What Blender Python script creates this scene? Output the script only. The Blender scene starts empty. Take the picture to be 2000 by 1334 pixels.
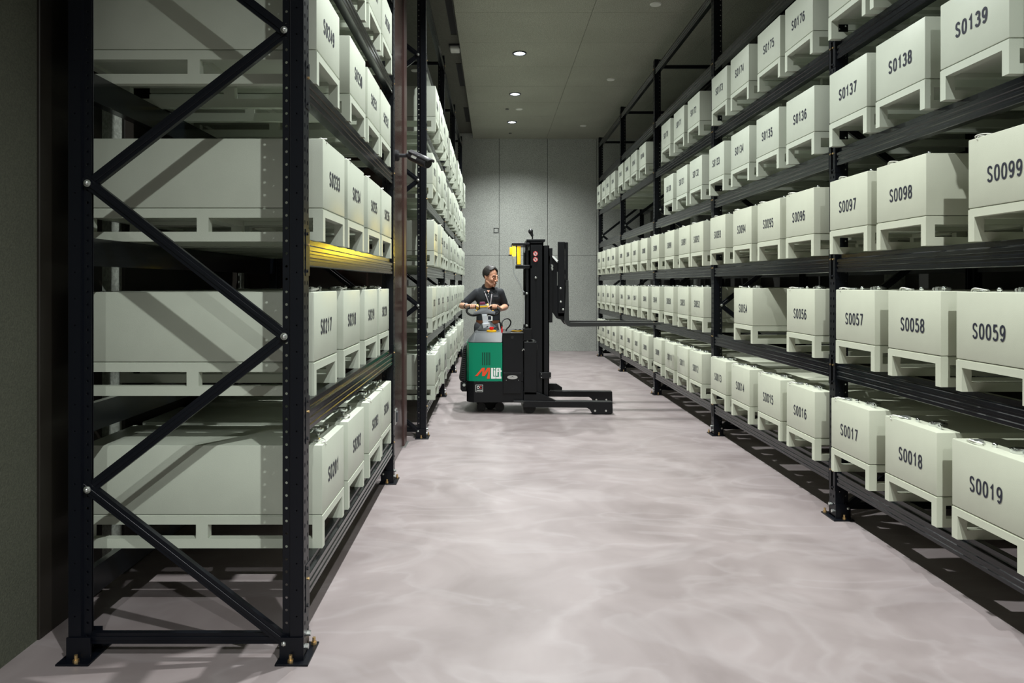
import bpy, bmesh, math, random
from mathutils import Vector, Matrix
random.seed(7)
SC = bpy.context.scene
COL = SC.collection
PI = math.pi

# ------------------------------------------------------------------ camera, world, exposure
F, CX, CY, H = 1400.0, 965.0, 555.0, 1.55
cam_d = bpy.data.cameras.new('camera'); cam = bpy.data.objects.new('camera', cam_d); COL.objects.link(cam)
cam.location = (0, 0, H); cam.rotation_euler = (PI/2, 0, 0)
cam_d.sensor_width = 36; cam_d.lens = 36*F/2000
cam_d.shift_x = (1000-CX)/2000; cam_d.shift_y = (CY-667)/2000
cam_d.clip_start = .05; cam_d.clip_end = 100
SC.camera = cam
w = bpy.data.worlds.new('world'); SC.world = w; w.use_nodes = True
w.node_tree.nodes['Background'].inputs[0].default_value = (.5, .55, .5, 1)
w.node_tree.nodes['Background'].inputs[1].default_value = .004
SC.view_settings.view_transform = 'Standard'; SC.view_settings.look = 'None'
SC.view_settings.gamma = 1; SC.view_settings.exposure = 0.0
SC.view_settings.use_curve_mapping = False
# downlights of the room: (x, y) on the aisle ceiling, their power and colour
RAFT_Z = 4.91
DOWNLIGHTS = [(.37, y) for y in (14.84, 12.65, 10.42, 8.2, 6.0, 3.8)] + [(1.2, -.4), (.37, -3.1)]
LAMP_W, LAMP_COL = 810.0, (.96, 1.0, .975)
BEACON_W = 15.0

def P(px, py, Y):                      # a point of the room at depth Y
    return Vector(((px-CX)/F*Y, Y, H+(CY-py)/F*Y))

# ------------------------------------------------------------------ materials
def mat(name, col, rough=.5, metal=0, spec=.5, noise=0, nscale=40, bump=0, bscale=200, emit=None, es=0, coat=0, alpha=None, trans=0, col2=None, detail=3):
    m = bpy.data.materials.new(name); m.use_nodes = True
    nt = m.node_tree; b = nt.nodes['Principled BSDF']
    b.inputs['Base Color'].default_value = (*col, 1); b.inputs['Roughness'].default_value = rough
    b.inputs['Metallic'].default_value = metal; b.inputs['Specular IOR Level'].default_value = spec
    b.inputs['Coat Weight'].default_value = coat; b.inputs['Transmission Weight'].default_value = trans
    tc = nt.nodes.new('ShaderNodeTexCoord')
    if noise or col2:
        n = nt.nodes.new('ShaderNodeTexNoise'); n.inputs['Scale'].default_value = nscale; n.inputs['Detail'].default_value = detail
        nt.links.new(tc.outputs['Object'], n.inputs['Vector'])
        r = nt.nodes.new('ShaderNodeValToRGB')
        r.color_ramp.elements[0].position = .36; r.color_ramp.elements[1].position = .64
        c2 = col2 or tuple(c*(1-noise) for c in col)
        r.color_ramp.elements[0].color = (*c2, 1); r.color_ramp.elements[1].color = (*col, 1)
        nt.links.new(n.outputs['Fac'], r.inputs['Fac']); nt.links.new(r.outputs['Color'], b.inputs['Base Color'])
    if bump:
        n = nt.nodes.new('ShaderNodeTexNoise'); n.inputs['Scale'].default_value = bscale; n.inputs['Detail'].default_value = 2
        nt.links.new(tc.outputs['Object'], n.inputs['Vector'])
        bp = nt.nodes.new('ShaderNodeBump'); bp.inputs['Strength'].default_value = bump; bp.inputs['Distance'].default_value = .004
        nt.links.new(n.outputs['Fac'], bp.inputs['Height']); nt.links.new(bp.outputs['Normal'], b.inputs['Normal'])
    if emit: b.inputs['Emission Color'].default_value = (*emit, 1); b.inputs['Emission Strength'].default_value = es
    return m
M = {}
M['paint_green'] = mat('pale green grey enamel', (.48,.515,.435), .42, noise=.04, nscale=6, bump=.12, bscale=350)
M['paint_beige'] = mat('pale beige grey enamel', (.51,.53,.43), .42, noise=.04, nscale=6, bump=.12, bscale=350)
M['ink'] = mat('dark blue black ink', (.010,.012,.026), .6)
M['rack'] = mat('black rack enamel', (.0025,.0033,.006), .38, spec=.28, bump=.05, bscale=90)
M['beam'] = mat('black beam enamel', (.003,.004,.006), .2, spec=.42, noise=.2, nscale=12, bump=.04, bscale=60)
M['zinc'] = mat('zinc plated steel', (.6,.62,.6), .3, metal=.9)
M['brass'] = mat('yellow zinc steel', (.6,.42,.2), .35, metal=.9)
M['chrome'] = mat('polished steel cap', (.75,.77,.78), .15, metal=1)
M['wire'] = mat('pale wire seal', (.6,.6,.55), .4)
M['column'] = mat('brown metal cladding', (.034,.018,.0155), .22, spec=.5, noise=.12, nscale=2)
M['column_trim'] = mat('dark brown edge trim', (.05,.025,.022), .35)
M['dark_panel'] = mat('dark brown wall cladding', (.014,.011,.008), .5)
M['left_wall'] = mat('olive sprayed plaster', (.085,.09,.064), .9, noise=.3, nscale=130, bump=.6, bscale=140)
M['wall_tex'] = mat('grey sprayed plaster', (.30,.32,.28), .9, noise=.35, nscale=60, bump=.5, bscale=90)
M['right_wall'] = mat('dark wall finish', (.035,.035,.03), .8)
M['white_plastic'] = mat('white plastic', (.62,.63,.58), .4)
M['black_plastic'] = mat('black plastic', (.012,.012,.014), .45)
M['grey_metal'] = mat('grey camera housing', (.05,.05,.055), .4)
M['vent'] = mat('black slot', (.004,.004,.004), .8)

def speckle(name, c1, c2, scale, seams=None):
    m = bpy.data.materials.new(name); m.use_nodes = True
    nt = m.node_tree; b = nt.nodes['Principled BSDF']; b.inputs['Roughness'].default_value = .9
    tc = nt.nodes.new('ShaderNodeTexCoord')
    n = nt.nodes.new('ShaderNodeTexNoise'); n.inputs['Scale'].default_value = scale; n.inputs['Detail'].default_value = 4; n.inputs['Roughness'].default_value = .8
    n2 = nt.nodes.new('ShaderNodeTexNoise'); n2.inputs['Scale'].default_value = 1.3; n2.inputs['Detail'].default_value = 3
    nt.links.new(tc.outputs['Object'], n.inputs['Vector']); nt.links.new(tc.outputs['Object'], n2.inputs['Vector'])
    r = nt.nodes.new('ShaderNodeValToRGB'); r.color_ramp.elements[0].position = .38; r.color_ramp.elements[1].position = .62
    r.color_ramp.elements[0].color = (*c1, 1); r.color_ramp.elements[1].color = (*c2, 1)
    mx = nt.nodes.new('ShaderNodeMixRGB'); mx.blend_type = 'MULTIPLY'; mx.inputs[0].default_value = .25
    nt.links.new(n.outputs['Fac'], r.inputs['Fac']); nt.links.new(r.outputs['Color'], mx.inputs[1]); nt.links.new(n2.outputs['Fac'], mx.inputs[2])
    nt.links.new(mx.outputs[0], b.inputs['Base Color'])
    bp = nt.nodes.new('ShaderNodeBump'); bp.inputs['Strength'].default_value = .4; bp.inputs['Distance'].default_value = .004
    nt.links.new(n.outputs['Fac'], bp.inputs['Height']); nt.links.new(bp.outputs['Normal'], b.inputs['Normal'])
    return m
M['ceiling_panel'] = speckle('speckled acoustic ceiling board', (.15,.155,.125), (.48,.485,.40), 110)
M['far_wall'] = speckle('speckled acoustic wall board', (.21,.22,.20), (.60,.62,.58), 95)
M['plain_ceiling'] = mat('dark plain ceiling', (.10,.10,.08), .9, noise=.2, nscale=40)

def floor_material():
    m = bpy.data.materials.new('polished pinkish grey epoxy floor'); m.use_nodes = True
    nt = m.node_tree; b = nt.nodes['Principled BSDF']
    tc = nt.nodes.new('ShaderNodeTexCoord')
    def noise(scale, detail=4, dist=0, sx=1, sy=1):
        mp = nt.nodes.new('ShaderNodeMapping'); mp.inputs['Scale'].default_value = (sx, sy, 1)
        nt.links.new(tc.outputs['Object'], mp.inputs['Vector'])
        n = nt.nodes.new('ShaderNodeTexNoise'); n.inputs['Scale'].default_value = scale; n.inputs['Detail'].default_value = detail; n.inputs['Distortion'].default_value = dist
        nt.links.new(mp.outputs[0], n.inputs['Vector']); return n
    n1 = noise(1.6, 5, 1.2)
    r = nt.nodes.new('ShaderNodeValToRGB'); r.color_ramp.elements[0].position = .3; r.color_ramp.elements[1].position = .75
    r.color_ramp.elements[0].color = (.19,.158,.158,1); r.color_ramp.elements[1].color = (.285,.245,.247,1)
    nt.links.new(n1.outputs['Fac'], r.inputs['Fac'])
    # wavy caustic light streaks, painted into the floor colour as a pale layer
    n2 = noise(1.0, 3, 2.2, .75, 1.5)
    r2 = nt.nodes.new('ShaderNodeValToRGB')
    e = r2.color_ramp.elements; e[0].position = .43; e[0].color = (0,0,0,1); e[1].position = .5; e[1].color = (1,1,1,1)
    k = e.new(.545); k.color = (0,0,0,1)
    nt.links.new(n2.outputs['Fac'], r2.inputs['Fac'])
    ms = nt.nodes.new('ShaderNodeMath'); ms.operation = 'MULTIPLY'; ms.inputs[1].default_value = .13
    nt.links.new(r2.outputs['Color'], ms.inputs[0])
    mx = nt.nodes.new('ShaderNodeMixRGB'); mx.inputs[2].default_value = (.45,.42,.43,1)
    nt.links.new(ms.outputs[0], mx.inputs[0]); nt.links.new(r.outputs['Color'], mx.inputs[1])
    nt.links.new(mx.outputs[0], b.inputs['Base Color'])
    n3 = noise(3, 3, .8)
    mr = nt.nodes.new('ShaderNodeMapRange'); mr.inputs['To Min'].default_value = .36; mr.inputs['To Max'].default_value = .5
    nt.links.new(n3.outputs['Fac'], mr.inputs['Value']); nt.links.new(mr.outputs[0], b.inputs['Roughness'])
    n4 = noise(2.4, 2, .6, 1, 1)
    bp = nt.nodes.new('ShaderNodeBump'); bp.inputs['Strength'].default_value = .25; bp.inputs['Distance'].default_value = .02
    nt.links.new(n4.outputs['Fac'], bp.inputs['Height']); nt.links.new(bp.outputs['Normal'], b.inputs['Normal'])
    b.inputs['Specular IOR Level'].default_value = .45
    return m
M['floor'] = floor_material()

# ------------------------------------------------------------------ mesh helpers
class MB:
    def __init__(s): s.bm = bmesh.new()
    def box(s, x0, x1, y0, y1, z0, z1, bev=0, seg=1, rot=None):
        t = bmesh.new()
        bmesh.ops.create_cube(t, size=1)
        for v in t.verts: v.co = Vector((x0+(v.co.x+.5)*(x1-x0), y0+(v.co.y+.5)*(y1-y0), z0+(v.co.z+.5)*(z1-z0)))
        if bev: bmesh.ops.bevel(t, geom=t.edges[:], offset=bev, segments=seg, affect='EDGES', profile=.5)
        if rot: bmesh.ops.transform(t, matrix=rot, verts=t.verts)
        s.add(t); return s
    def add(s, t):
        me = bpy.data.meshes.new('t'); t.to_mesh(me); t.free(); s.bm.from_mesh(me); bpy.data.meshes.remove(me)
    def prism(s, pts, a0, a1, axis='y', bev=0):
        t = bmesh.new()
        def mk(p, a): return {'y': (p[0], a, p[1]), 'x': (a, p[0], p[1]), 'z': (p[0], p[1], a)}[axis]
        A = [t.verts.new(mk(p, a0)) for p in pts]; B = [t.verts.new(mk(p, a1)) for p in pts]
        n = len(pts); t.faces.new(A); t.faces.new(B[::-1])
        for i in range(n): t.faces.new((A[i], B[i], B[(i+1) % n], A[(i+1) % n]))
        bmesh.ops.recalc_face_normals(t, faces=t.faces)
        if bev: bmesh.ops.bevel(t, geom=t.edges[:], offset=bev, segments=2, affect='EDGES', profile=.5)
        s.add(t); return s
    def cyl(s, p0, p1, r, r1=None, n=20, bev=0):
        p0, p1 = Vector(p0), Vector(p1); d = p1-p0; t = bmesh.new()
        bmesh.ops.create_cone(t, cap_ends=True, segments=n, radius1=r, radius2=r if r1 is None else r1, depth=d.length)
        if bev: bmesh.ops.bevel(t, geom=[e for e in t.edges if e.is_boundary or len(e.link_faces) == 2 and any(len(f.verts) > 4 for f in e.link_faces)], offset=bev, segments=2, affect='EDGES')
        q = Vector((0,0,1)).rotation_difference(d).to_matrix().to_4x4()
        bmesh.ops.transform(t, matrix=Matrix.Translation((p0+p1)/2) @ q, verts=t.verts)
        s.add(t); return s
    def ell(s, c, r, rot=None, n=16):
        t = bmesh.new(); bmesh.ops.create_uvsphere(t, u_segments=n*2, v_segments=n, radius=1)
        m = Matrix.Translation(Vector(c)) @ (rot.to_4x4() if rot else Matrix()) @ Matrix.Diagonal((*((r,)*3 if isinstance(r, (int,float)) else r), 1))
        bmesh.ops.transform(t, matrix=m, verts=t.verts); s.add(t); return s
    def cap(s, p0, r0, p1, r1, n=12):          # tapered capsule
        s.ell(p0, r0, n=n//2+2); s.ell(p1, r1, n=n//2+2)
        if (Vector(p1)-Vector(p0)).length > 1e-5: s.cyl(p0, p1, r0, r1, n=n*2)
        return s
    def tube(s, pts, r, n=10, closed=False):
        pts = [Vector(p) for p in pts]
        # smooth the path
        fine = []
        m = len(pts)
        rng = range(m if closed else m-1)
        for i in rng:
            g = lambda k: pts[k % m] if closed else pts[max(0, min(m-1, k))]
            p0, p1, p2, p3 = g(i-1), g(i), g(i+1), g(i+2)
            for k in range(6):
                u = k/6
                fine.append(.5*((2*p1)+(-p0+p2)*u+(2*p0-5*p1+4*p2-p3)*u*u+(-p0+3*p1-3*p2+p3)*u**3))
        if not closed: fine.append(pts[-1])
        rings = []; L = len(fine); up = Vector((.13,.21,1)).normalized()
        for i, p in enumerate(fine):
            a = fine[(i-1) % L] if closed or i > 0 else p; b = fine[(i+1) % L] if closed or i < L-1 else p
            d = (b-a).normalized(); x = d.cross(up)
            if x.length < 1e-4: x = d.cross(Vector((1,0,0)))
            x.normalize(); y = d.cross(x)
            rings.append([s.bm.verts.new(p+(x*math.cos(2*PI*k/n)+y*math.sin(2*PI*k/n))*r) for k in range(n)])
        for i in range(L if closed else L-1):
            A, B = rings[i], rings[(i+1) % L]
            for k in range(n): s.bm.faces.new((A[k], A[(k+1) % n], B[(k+1) % n], B[k]))
        if not closed: s.bm.faces.new(rings[0][::-1]); s.bm.faces.new(rings[-1])
        return s
    def poly(s, pts):
        s.bm.faces.new([s.bm.verts.new(p) for p in pts]); return s
    def mesh(s, name, m=None, smooth=False, off=None):
        if off is not None: bmesh.ops.translate(s.bm, vec=-Vector(off), verts=s.bm.verts)
        me = bpy.data.meshes.new(name); s.bm.to_mesh(me); s.bm.free()
        if m: me.materials.append(m)
        if smooth:
            me.shade_smooth()
            try: me.set_sharp_from_angle(angle=math.radians(38))
            except Exception: pass
        return me
    def build(s, name, m, parent=None, smooth=False, local=False):
        off = None if local or parent is None else wloc(parent)
        return link(name, s.mesh(name, m, smooth, off), parent)
def wloc(o):
    v = Vector((0,0,0))
    while o: v = v+o.location; o = o.parent
    return v
def link(name, me, parent=None, loc=None):
    o = bpy.data.objects.new(name, me); COL.objects.link(o)
    if parent: o.parent = parent
    if loc is not None: o.location = loc
    return o
def thing(name, label, cat, loc=(0,0,0), rz=0, group=None):
    o = bpy.data.objects.new(name, None); COL.objects.link(o); o.empty_display_size = .1
    o.location = loc; o.rotation_euler = (0, 0, rz); o['label'] = label; o['category'] = cat
    if group: o['group'] = group
    return o
def tag(o, label, cat, group=None):
    o['label'] = label; o['category'] = cat
    if group: o['group'] = group
    return o
def struct(name, mb, m, smooth=False):
    o = mb.build(name, m, None, smooth); o['kind'] = 'structure'; return o

# ---- lettering: glyph outlines of the built-in font, turned into flat polygons
GL = {}
def glyph(ch, bold=.012):
    if (ch, bold) in GL: return GL[(ch, bold)]
    cu = bpy.data.curves.new('g', 'FONT'); cu.body = ch; cu.size = 1; cu.offset = bold; cu.fill_mode = 'FRONT'; cu.resolution_u = 4
    o = bpy.data.objects.new('g', cu); COL.objects.link(o)
    dg = bpy.context.evaluated_depsgraph_get(); me = bpy.data.meshes.new_from_object(o.evaluated_get(dg))
    vs = [v.co.copy() for v in me.vertices]; fs = [tuple(p.vertices) for p in me.polygons]
    x0 = min(v.x for v in vs); x1 = max(v.x for v in vs)
    bpy.data.objects.remove(o); bpy.data.curves.remove(cu); bpy.data.meshes.remove(me)
    GL[(ch, bold)] = (vs, fs, x0, x1); return GL[(ch, bold)]
def text_mesh(txt, name, m, height, widths=.8, gap=.09, bold=.012, fixed=None):
    """letters in the local XZ plane facing -Y, centred on the origin"""
    s = height/.72; vs_all = []; fs_all = []; x = 0
    for ch in txt:
        if ch == ' ': x += .3*s*widths; continue
        vs, fs, x0, x1 = glyph(ch, bold); wd = (x1-x0)
        cell = fixed if fixed else wd
        o = len(vs_all); sh = x+(cell-wd)/2*s*widths
        vs_all += [(sh+(v.x-x0)*s*widths, 0, v.y*s) for v in vs]; fs_all += [tuple(i+o for i in f) for f in fs]
        x += (cell+gap)*s*widths
    x -= gap*s*widths
    me = bpy.data.meshes.new(name); me.from_pydata([(a-x/2, b, c-height/2) for a, b, c in vs_all], [], fs_all)
    me.materials.append(m); return me

STROKES = {
 '0': [('c', [(.5,1),(.86,.9),(1,.5),(.86,.1),(.5,0),(.14,.1),(0,.5),(.14,.9)])],
 '1': [('l', [(.12,.74),(.58,1),(.58,0)])],
 '2': [('s', [(.04,.76),(.14,.93),(.5,1),(.88,.92),(.96,.72),(.78,.48),(.3,.17),(.04,0)]), ('l', [(.02,0),(1,0)])],
 '3': [('s', [(.04,.84),(.2,.96),(.5,1),(.86,.92),(.92,.74),(.8,.57),(.4,.525)]), ('s', [(.4,.525),(.86,.46),(1,.27),(.88,.07),(.5,0),(.16,.04),(0,.18)])],
 '4': [('l', [(.72,0),(.72,1),(0,.3),(1,.3)])],
 '5': [('l', [(.92,1),(.2,1),(.12,.54)]), ('s', [(.12,.54),(.5,.63),(.9,.52),(1,.3),(.88,.07),(.5,0),(.15,.04),(0,.16)])],
 '6': [('s', [(.92,.88),(.6,1),(.2,.86),(.02,.45),(.12,.1),(.5,0),(.88,.09),(1,.3),(.88,.53),(.52,.61),(.18,.5),(.03,.34)])],
 '7': [('l', [(0,1),(1,1),(.36,0)])],
 '8': [('c', [(.5,1),(.86,.93),(.94,.76),(.84,.6),(.5,.53),(.16,.6),(.06,.76),(.14,.93)]), ('c', [(.5,.53),(.88,.44),(1,.26),(.88,.06),(.5,0),(.12,.06),(0,.26),(.12,.44)])],
 '9': [('s', [(.08,.12),(.4,0),(.8,.14),(.98,.55),(.88,.9),(.5,1),(.12,.91),(0,.7),(.12,.47),(.48,.39),(.82,.5),(.97,.66)])],
 'S': [('s', [(.94,.83),(.76,.96),(.48,1),(.14,.93),(.05,.76),(.18,.6),(.78,.43),(.97,.26),(.86,.06),(.5,0),(.18,.04),(0,.18)])]}
def stroke_text(txt, name, m, h, wr, t, gap):
    """stencilled characters as flat ribbons in the local XZ plane facing -Y; wr width/height, t stroke/height"""
    V = []; Fc = []; x = 0; w_ = wr*h; th = t*h
    for ch in txt:
        for kind, pts in STROKES[ch]:
            pts = [Vector((x+th/2+a*(w_-th), th/2+b*(h-th))) for a, b in pts]
            closed = kind == 'c'
            if kind != 'l':
                fine = []; m_ = len(pts)
                for i in range(m_ if closed else m_-1):
                    g = lambda k: pts[k % m_] if closed else pts[max(0, min(m_-1, k))]
                    p0, p1, p2, p3 = g(i-1), g(i), g(i+1), g(i+2)
                    for k in range(3):
                        u = k/3; fine.append(.5*((2*p1)+(-p0+p2)*u+(2*p0-5*p1+4*p2-p3)*u*u+(-p0+3*p1-3*p2+p3)*u**3))
                if not closed: fine.append(pts[-1])
                pts = fine
            n = len(pts); o = len(V)
            for i in range(n):
                a = pts[(i-1) % n] if closed or i else None; b = pts[(i+1) % n] if closed or i < n-1 else None
                d1 = (pts[i]-a).normalized() if a is not None else None; d2 = (b-pts[i]).normalized() if b is not None else None
                d1 = d1 or d2; d2 = d2 or d1
                n1 = Vector((-d1.y, d1.x)); n2 = Vector((-d2.y, d2.x)); mm = (n1+n2).normalized(); k = min(1/max(.3, mm.dot(n1)), 2.2)*th/2
                V += [(pts[i].x+mm.x*k, 0, pts[i].y+mm.y*k), (pts[i].x-mm.x*k, 0, pts[i].y-mm.y*k)]
            for i in range(n if closed else n-1):
                j = (i+1) % n; Fc.append((o+2*i, o+2*i+1, o+2*j+1, o+2*j))
        x += w_+gap*h
    x -= gap*h
    me = bpy.data.meshes.new(name); me.from_pydata([(a-x/2, -i*3e-6, c-h/2) for i, (a, b, c) in enumerate(V)], [], Fc); me.materials.append(m); return me

# ------------------------------------------------------------------ the room
XL, XR, YN, YF, CZ = -1.99, 3.62, -5.2, 16.57, 5.04
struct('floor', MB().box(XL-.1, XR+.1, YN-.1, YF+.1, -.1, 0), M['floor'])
struct('ceiling', MB().box(XL-.1, XR+.1, YN-.1, YF+.1, CZ, CZ+.1), M['plain_ceiling'])
# lower raft of acoustic boards over the aisle: boards 1.1 m deep, seams are real grooves
mb = MB(); g = .005
xs = [-.485, 1.21, 2.9, XR]
y = YF
while y > YN:
    for a, b in zip(xs, xs[1:]): mb.box(a+g/2, b-g/2, max(YN, y-1.1)+g/2, y-g/2, RAFT_Z, RAFT_Z+.03)
    y -= 1.1
struct('ceiling_raft', mb, M['ceiling_panel'])
struct('trim_1', MB().box(-.485, XR, YN, YF, RAFT_Z+.012, CZ), M['vent'])
# far wall of tall boards with a horizontal joint
mb = MB(); xs = [XL, -1.0, .12, 1.235, 2.37, 3.0, XR]; zs = [0, 2.21, CZ]
for a, b in zip(xs, xs[1:]):
    for c, d in zip(zs, zs[1:]): mb.box(a+.005, b-.005, YF, YF+.04, c+.003, d-.003)
struct('wall_far', mb, M['far_wall'])
struct('trim_2', MB().box(XL-.1, XR+.1, YF+.03, YF+.12, 0, CZ), M['vent'])
t = thing('recessed_pull', 'small square recessed pull set in the grey speckled far wall left of the mast', 'handle', (.05, YF, 2.79))
MB().box(-.01, .105, YF-.006, YF+.0, 2.73, 2.745).box(-.01, .105, YF-.006, YF, 2.835, 2.85).box(-.01, .005, YF-.006, YF, 2.73, 2.85).box(.09, .105, YF-.006, YF, 2.73, 2.85).build('frame', M['black_plastic'], t)
MB().box(.01, .088, YF-.003, YF, 2.748, 2.832).build('plate', M['far_wall'], t)
# near wall behind the camera
struct('wall_near', MB().box(XL-.1, XR+.1, YN-.1, YN, 0, CZ), M['wall_tex'])
# left wall: olive plaster up to the rack, then dark cladding boards with plaster showing between them
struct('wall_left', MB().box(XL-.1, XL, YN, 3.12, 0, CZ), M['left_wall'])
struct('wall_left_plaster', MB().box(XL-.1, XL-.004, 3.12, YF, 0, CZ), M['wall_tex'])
mb = MB()
for a, b in ((3.12, 3.62), (3.84, 5.55), (5.72, 9.2), (9.3, 12.6), (12.7, YF)): mb.box(XL-.02, XL+.012, a, b, 0, CZ, .003)
struct('trim_3', mb, M['dark_panel'])
# brown metal-clad pier between the two left racks
struct('wall_pier', MB().box(XL, -.865, 5.80, 6.98, 0, CZ, .004), M['column'])
struct('trim_4', MB().box(-.95, -.852, 6.80, 7.0, .012, CZ, .003), M['column_trim'])
struct('trim_5', MB().box(-.95, -.835, 6.78, 7.03, 0, .012), M['zinc'])
# right wall: dark finish with plaster pilasters and conduits
struct('wall_right', MB().box(XR, XR+.1, YN, YF, 0, CZ), M['right_wall'])
for i, yy in enumerate((3.4, 6.42, 9.84, 12.8)):
    struct('trim_%d' % (6+i), MB().cyl((XR, yy, 0), (XR, yy, CZ), .11, n=24), M['wall_tex'], True)

# ------------------------------------------------------------------ ceiling fittings
M['lamp_glow'] = mat('lit lamp', (1,1,1), .5, emit=(.93,1,.97), es=60)
M['reflector'] = mat('bright reflector', (.8,.82,.85), .25, metal=.6, emit=(.75,.85,1), es=1.6)
dl0 = None
names = {14.84: 'farthest lit round downlight, nearest to the far wall', 12.65: 'second lit round downlight from the far wall', 10.42: 'third lit round downlight from the far wall, bright with a glow',
         8.2: 'lit round downlight cut by the top edge of the photo', 6.0: 'lit round downlight above the mid aisle just out of view', 3.8: 'lit round downlight above the near end of the left rack',
         -.4: 'lit round downlight just behind the camera', -3.1: 'lit round downlight farthest behind the camera'}
def ring_mb(r0, r1, z0, z1, n=28):
    mb = MB(); V = []
    for rr, z in ((r1, z1), (r1, z0), (r0, z0), (r0, z1)): V.append([mb.bm.verts.new((rr*math.cos(2*PI*k/n), rr*math.sin(2*PI*k/n), z)) for k in range(n)])
    for a in range(4):
        A, B = V[a], V[(a+1) % 4]
        for k in range(n): mb.bm.faces.new((A[k], A[(k+1) % n], B[(k+1) % n], B[k]))
    return mb
ring_me = ring_mb(.085, .103, -.014, .004).mesh('trim_ring', M['black_plastic'], True)
refl_me = MB().cyl((0,0,-.006), (0,0,.002), .086, n=28).mesh('reflector', M['reflector'])
bulb_me = MB().ell((0,0,-.008), (.045,.045,.012), n=8).mesh('lamp', M['lamp_glow'], True)
for x, y in DOWNLIGHTS:
    t = thing('ceiling_downlight', names[y] , 'ceiling light', (x, y, RAFT_Z), 0, 'lit downlights over the aisle')
    link('trim_ring', ring_me, t); link('reflector', refl_me, t); link('lamp', bulb_me, t)
    ld = bpy.data.lights.new('downlight', 'SPOT'); ld.energy = LAMP_W; ld.color = LAMP_COL
    ld.spot_size = math.radians(142 if y < 1 else 138); ld.spot_blend = .55 if y < 1 else 1.0; ld.shadow_soft_size = .045
    lo = bpy.data.objects.new('light', ld); COL.objects.link(lo); lo.parent = t; lo.location = (0, 0, -.03)
    if y < 1: ld.energy = LAMP_W*1.4
for x, y, z, l in ((1.94, 8.6, RAFT_Z, 'unlit white round ceiling cap, largest, near the right edge of the ceiling boards'), (1.915, 11.76, RAFT_Z, 'unlit white round ceiling cap in the middle of the right hand line'),
                (1.89, 15.2, RAFT_Z, 'unlit white round ceiling cap nearest the far wall on the right'), (.48, 13.75, RAFT_Z, 'unlit pale round ceiling cap between the two farthest downlights'),
                (-1.29, 11.7, CZ, 'unlit pale round ceiling cap above the left rack beside the brown pier')):
    tag(link('sprinkler_cover', MB().cyl((0,0,-.012), (0,0,0), .062, .07, 28).mesh('sprinkler_cover', M['white_plastic'], True), None, (x, y, z)), l, 'sprinkler cover', 'unlit ceiling caps')
for x, y, l in ((.25, 13.75, 'small dark round sensor in the ceiling boards beside a pale cap'), (.36, 15.95, 'tiny dark round sensor in the last ceiling board by the far wall')):
    tag(link('ceiling_sensor', MB().cyl((0,0,-.01), (0,0,0), .03, .034, 16).mesh('ceiling_sensor', M['black_plastic'], True), None, (x, y, RAFT_Z)), l, 'sensor')
t = thing('emergency_light', 'oblong white emergency light on the dark ceiling strip above the left rack', 'light', (-.57, 10.5, CZ))
MB().box(-.66, -.48, 10.4, 10.6, CZ-.03, CZ, .01, 2).build('base', M['black_plastic'], t)
MB().box(-.645, -.495, 10.40, 10.59, CZ-.085, CZ-.02, .025, 4).build('diffuser', M['white_plastic'], t, True)
for a, b, l in ((8.7, 10.0, 'nearest'), (11.34, 12.6, 'middle'), (14.16, 15.36, 'farthest')):
    t = thing('slot_vent', l + ' of the three black slot vents in the dark ceiling strip on the left', 'vent', (-.56, (a+b)/2, CZ), 0, 'slot vents in the ceiling strip')
    MB().box(-.6, -.52, a, b, CZ-.004, CZ).build('slot', M['vent'], t)
    MB().box(-.605, -.6, a, b, CZ-.01, CZ).box(-.52, -.515, a, b, CZ-.01, CZ).box(-.605, -.515, a-.005, a, CZ-.01, CZ).box(-.605, -.515, b, b+.005, CZ-.01, CZ).build('frame', M['dark_panel'], t)

# ------------------------------------------------------------------ racks
LEV = [.345, 1.045, 1.745, 2.445, 3.145, 3.845, 4.60]
RH = 4.70
def holes_strip(mb, x0, x1, y, z0, z1, cols, pitch, r, axis='x', n=8, phase=.5, aspect=1.0):
    """a flat sheet with rows of real holes; runs along x (or y) at constant y (or x)"""
    rows = int((z1-z0)/pitch); ph = (z1-z0)/rows; cw = (x1-x0)/cols
    def pt(a, z): return (a, y, z) if axis == 'x' else (y, a, z)
    for i in range(rows):
        for c in range(cols):
            ax, bx = x0+c*cw, x0+(c+1)*cw; az, bz = z0+i*ph, z0+(i+1)*ph; cx, cz = (ax+bx)/2, az+ph*phase
            outer = [(bx, cz), (bx, bz), (cx, bz), (ax, bz), (ax, cz), (ax, az), (cx, az), (bx, az)]
            O = [mb.bm.verts.new(pt(*p)) for p in outer]
            I = [mb.bm.verts.new(pt(cx+r*math.cos(2*PI*k/8), cz+r*aspect*math.sin(2*PI*k/8))) for k in range(8)]
            for k in range(8): mb.bm.faces.new((O[k], O[(k+1) % 8], I[(k+1) % 8], I[k]))
def solidify(me, th):
    o = bpy.data.objects.new('tmp', me); COL.objects.link(o)
    md = o.modifiers.new('s', 'SOLIDIFY'); md.thickness = th; md.offset = 0
    dg = bpy.context.evaluated_depsgraph_get(); me2 = bpy.data.meshes.new_from_object(o.evaluated_get(dg))
    bpy.data.objects.remove(o); me2.name = me.name; return me2
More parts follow.
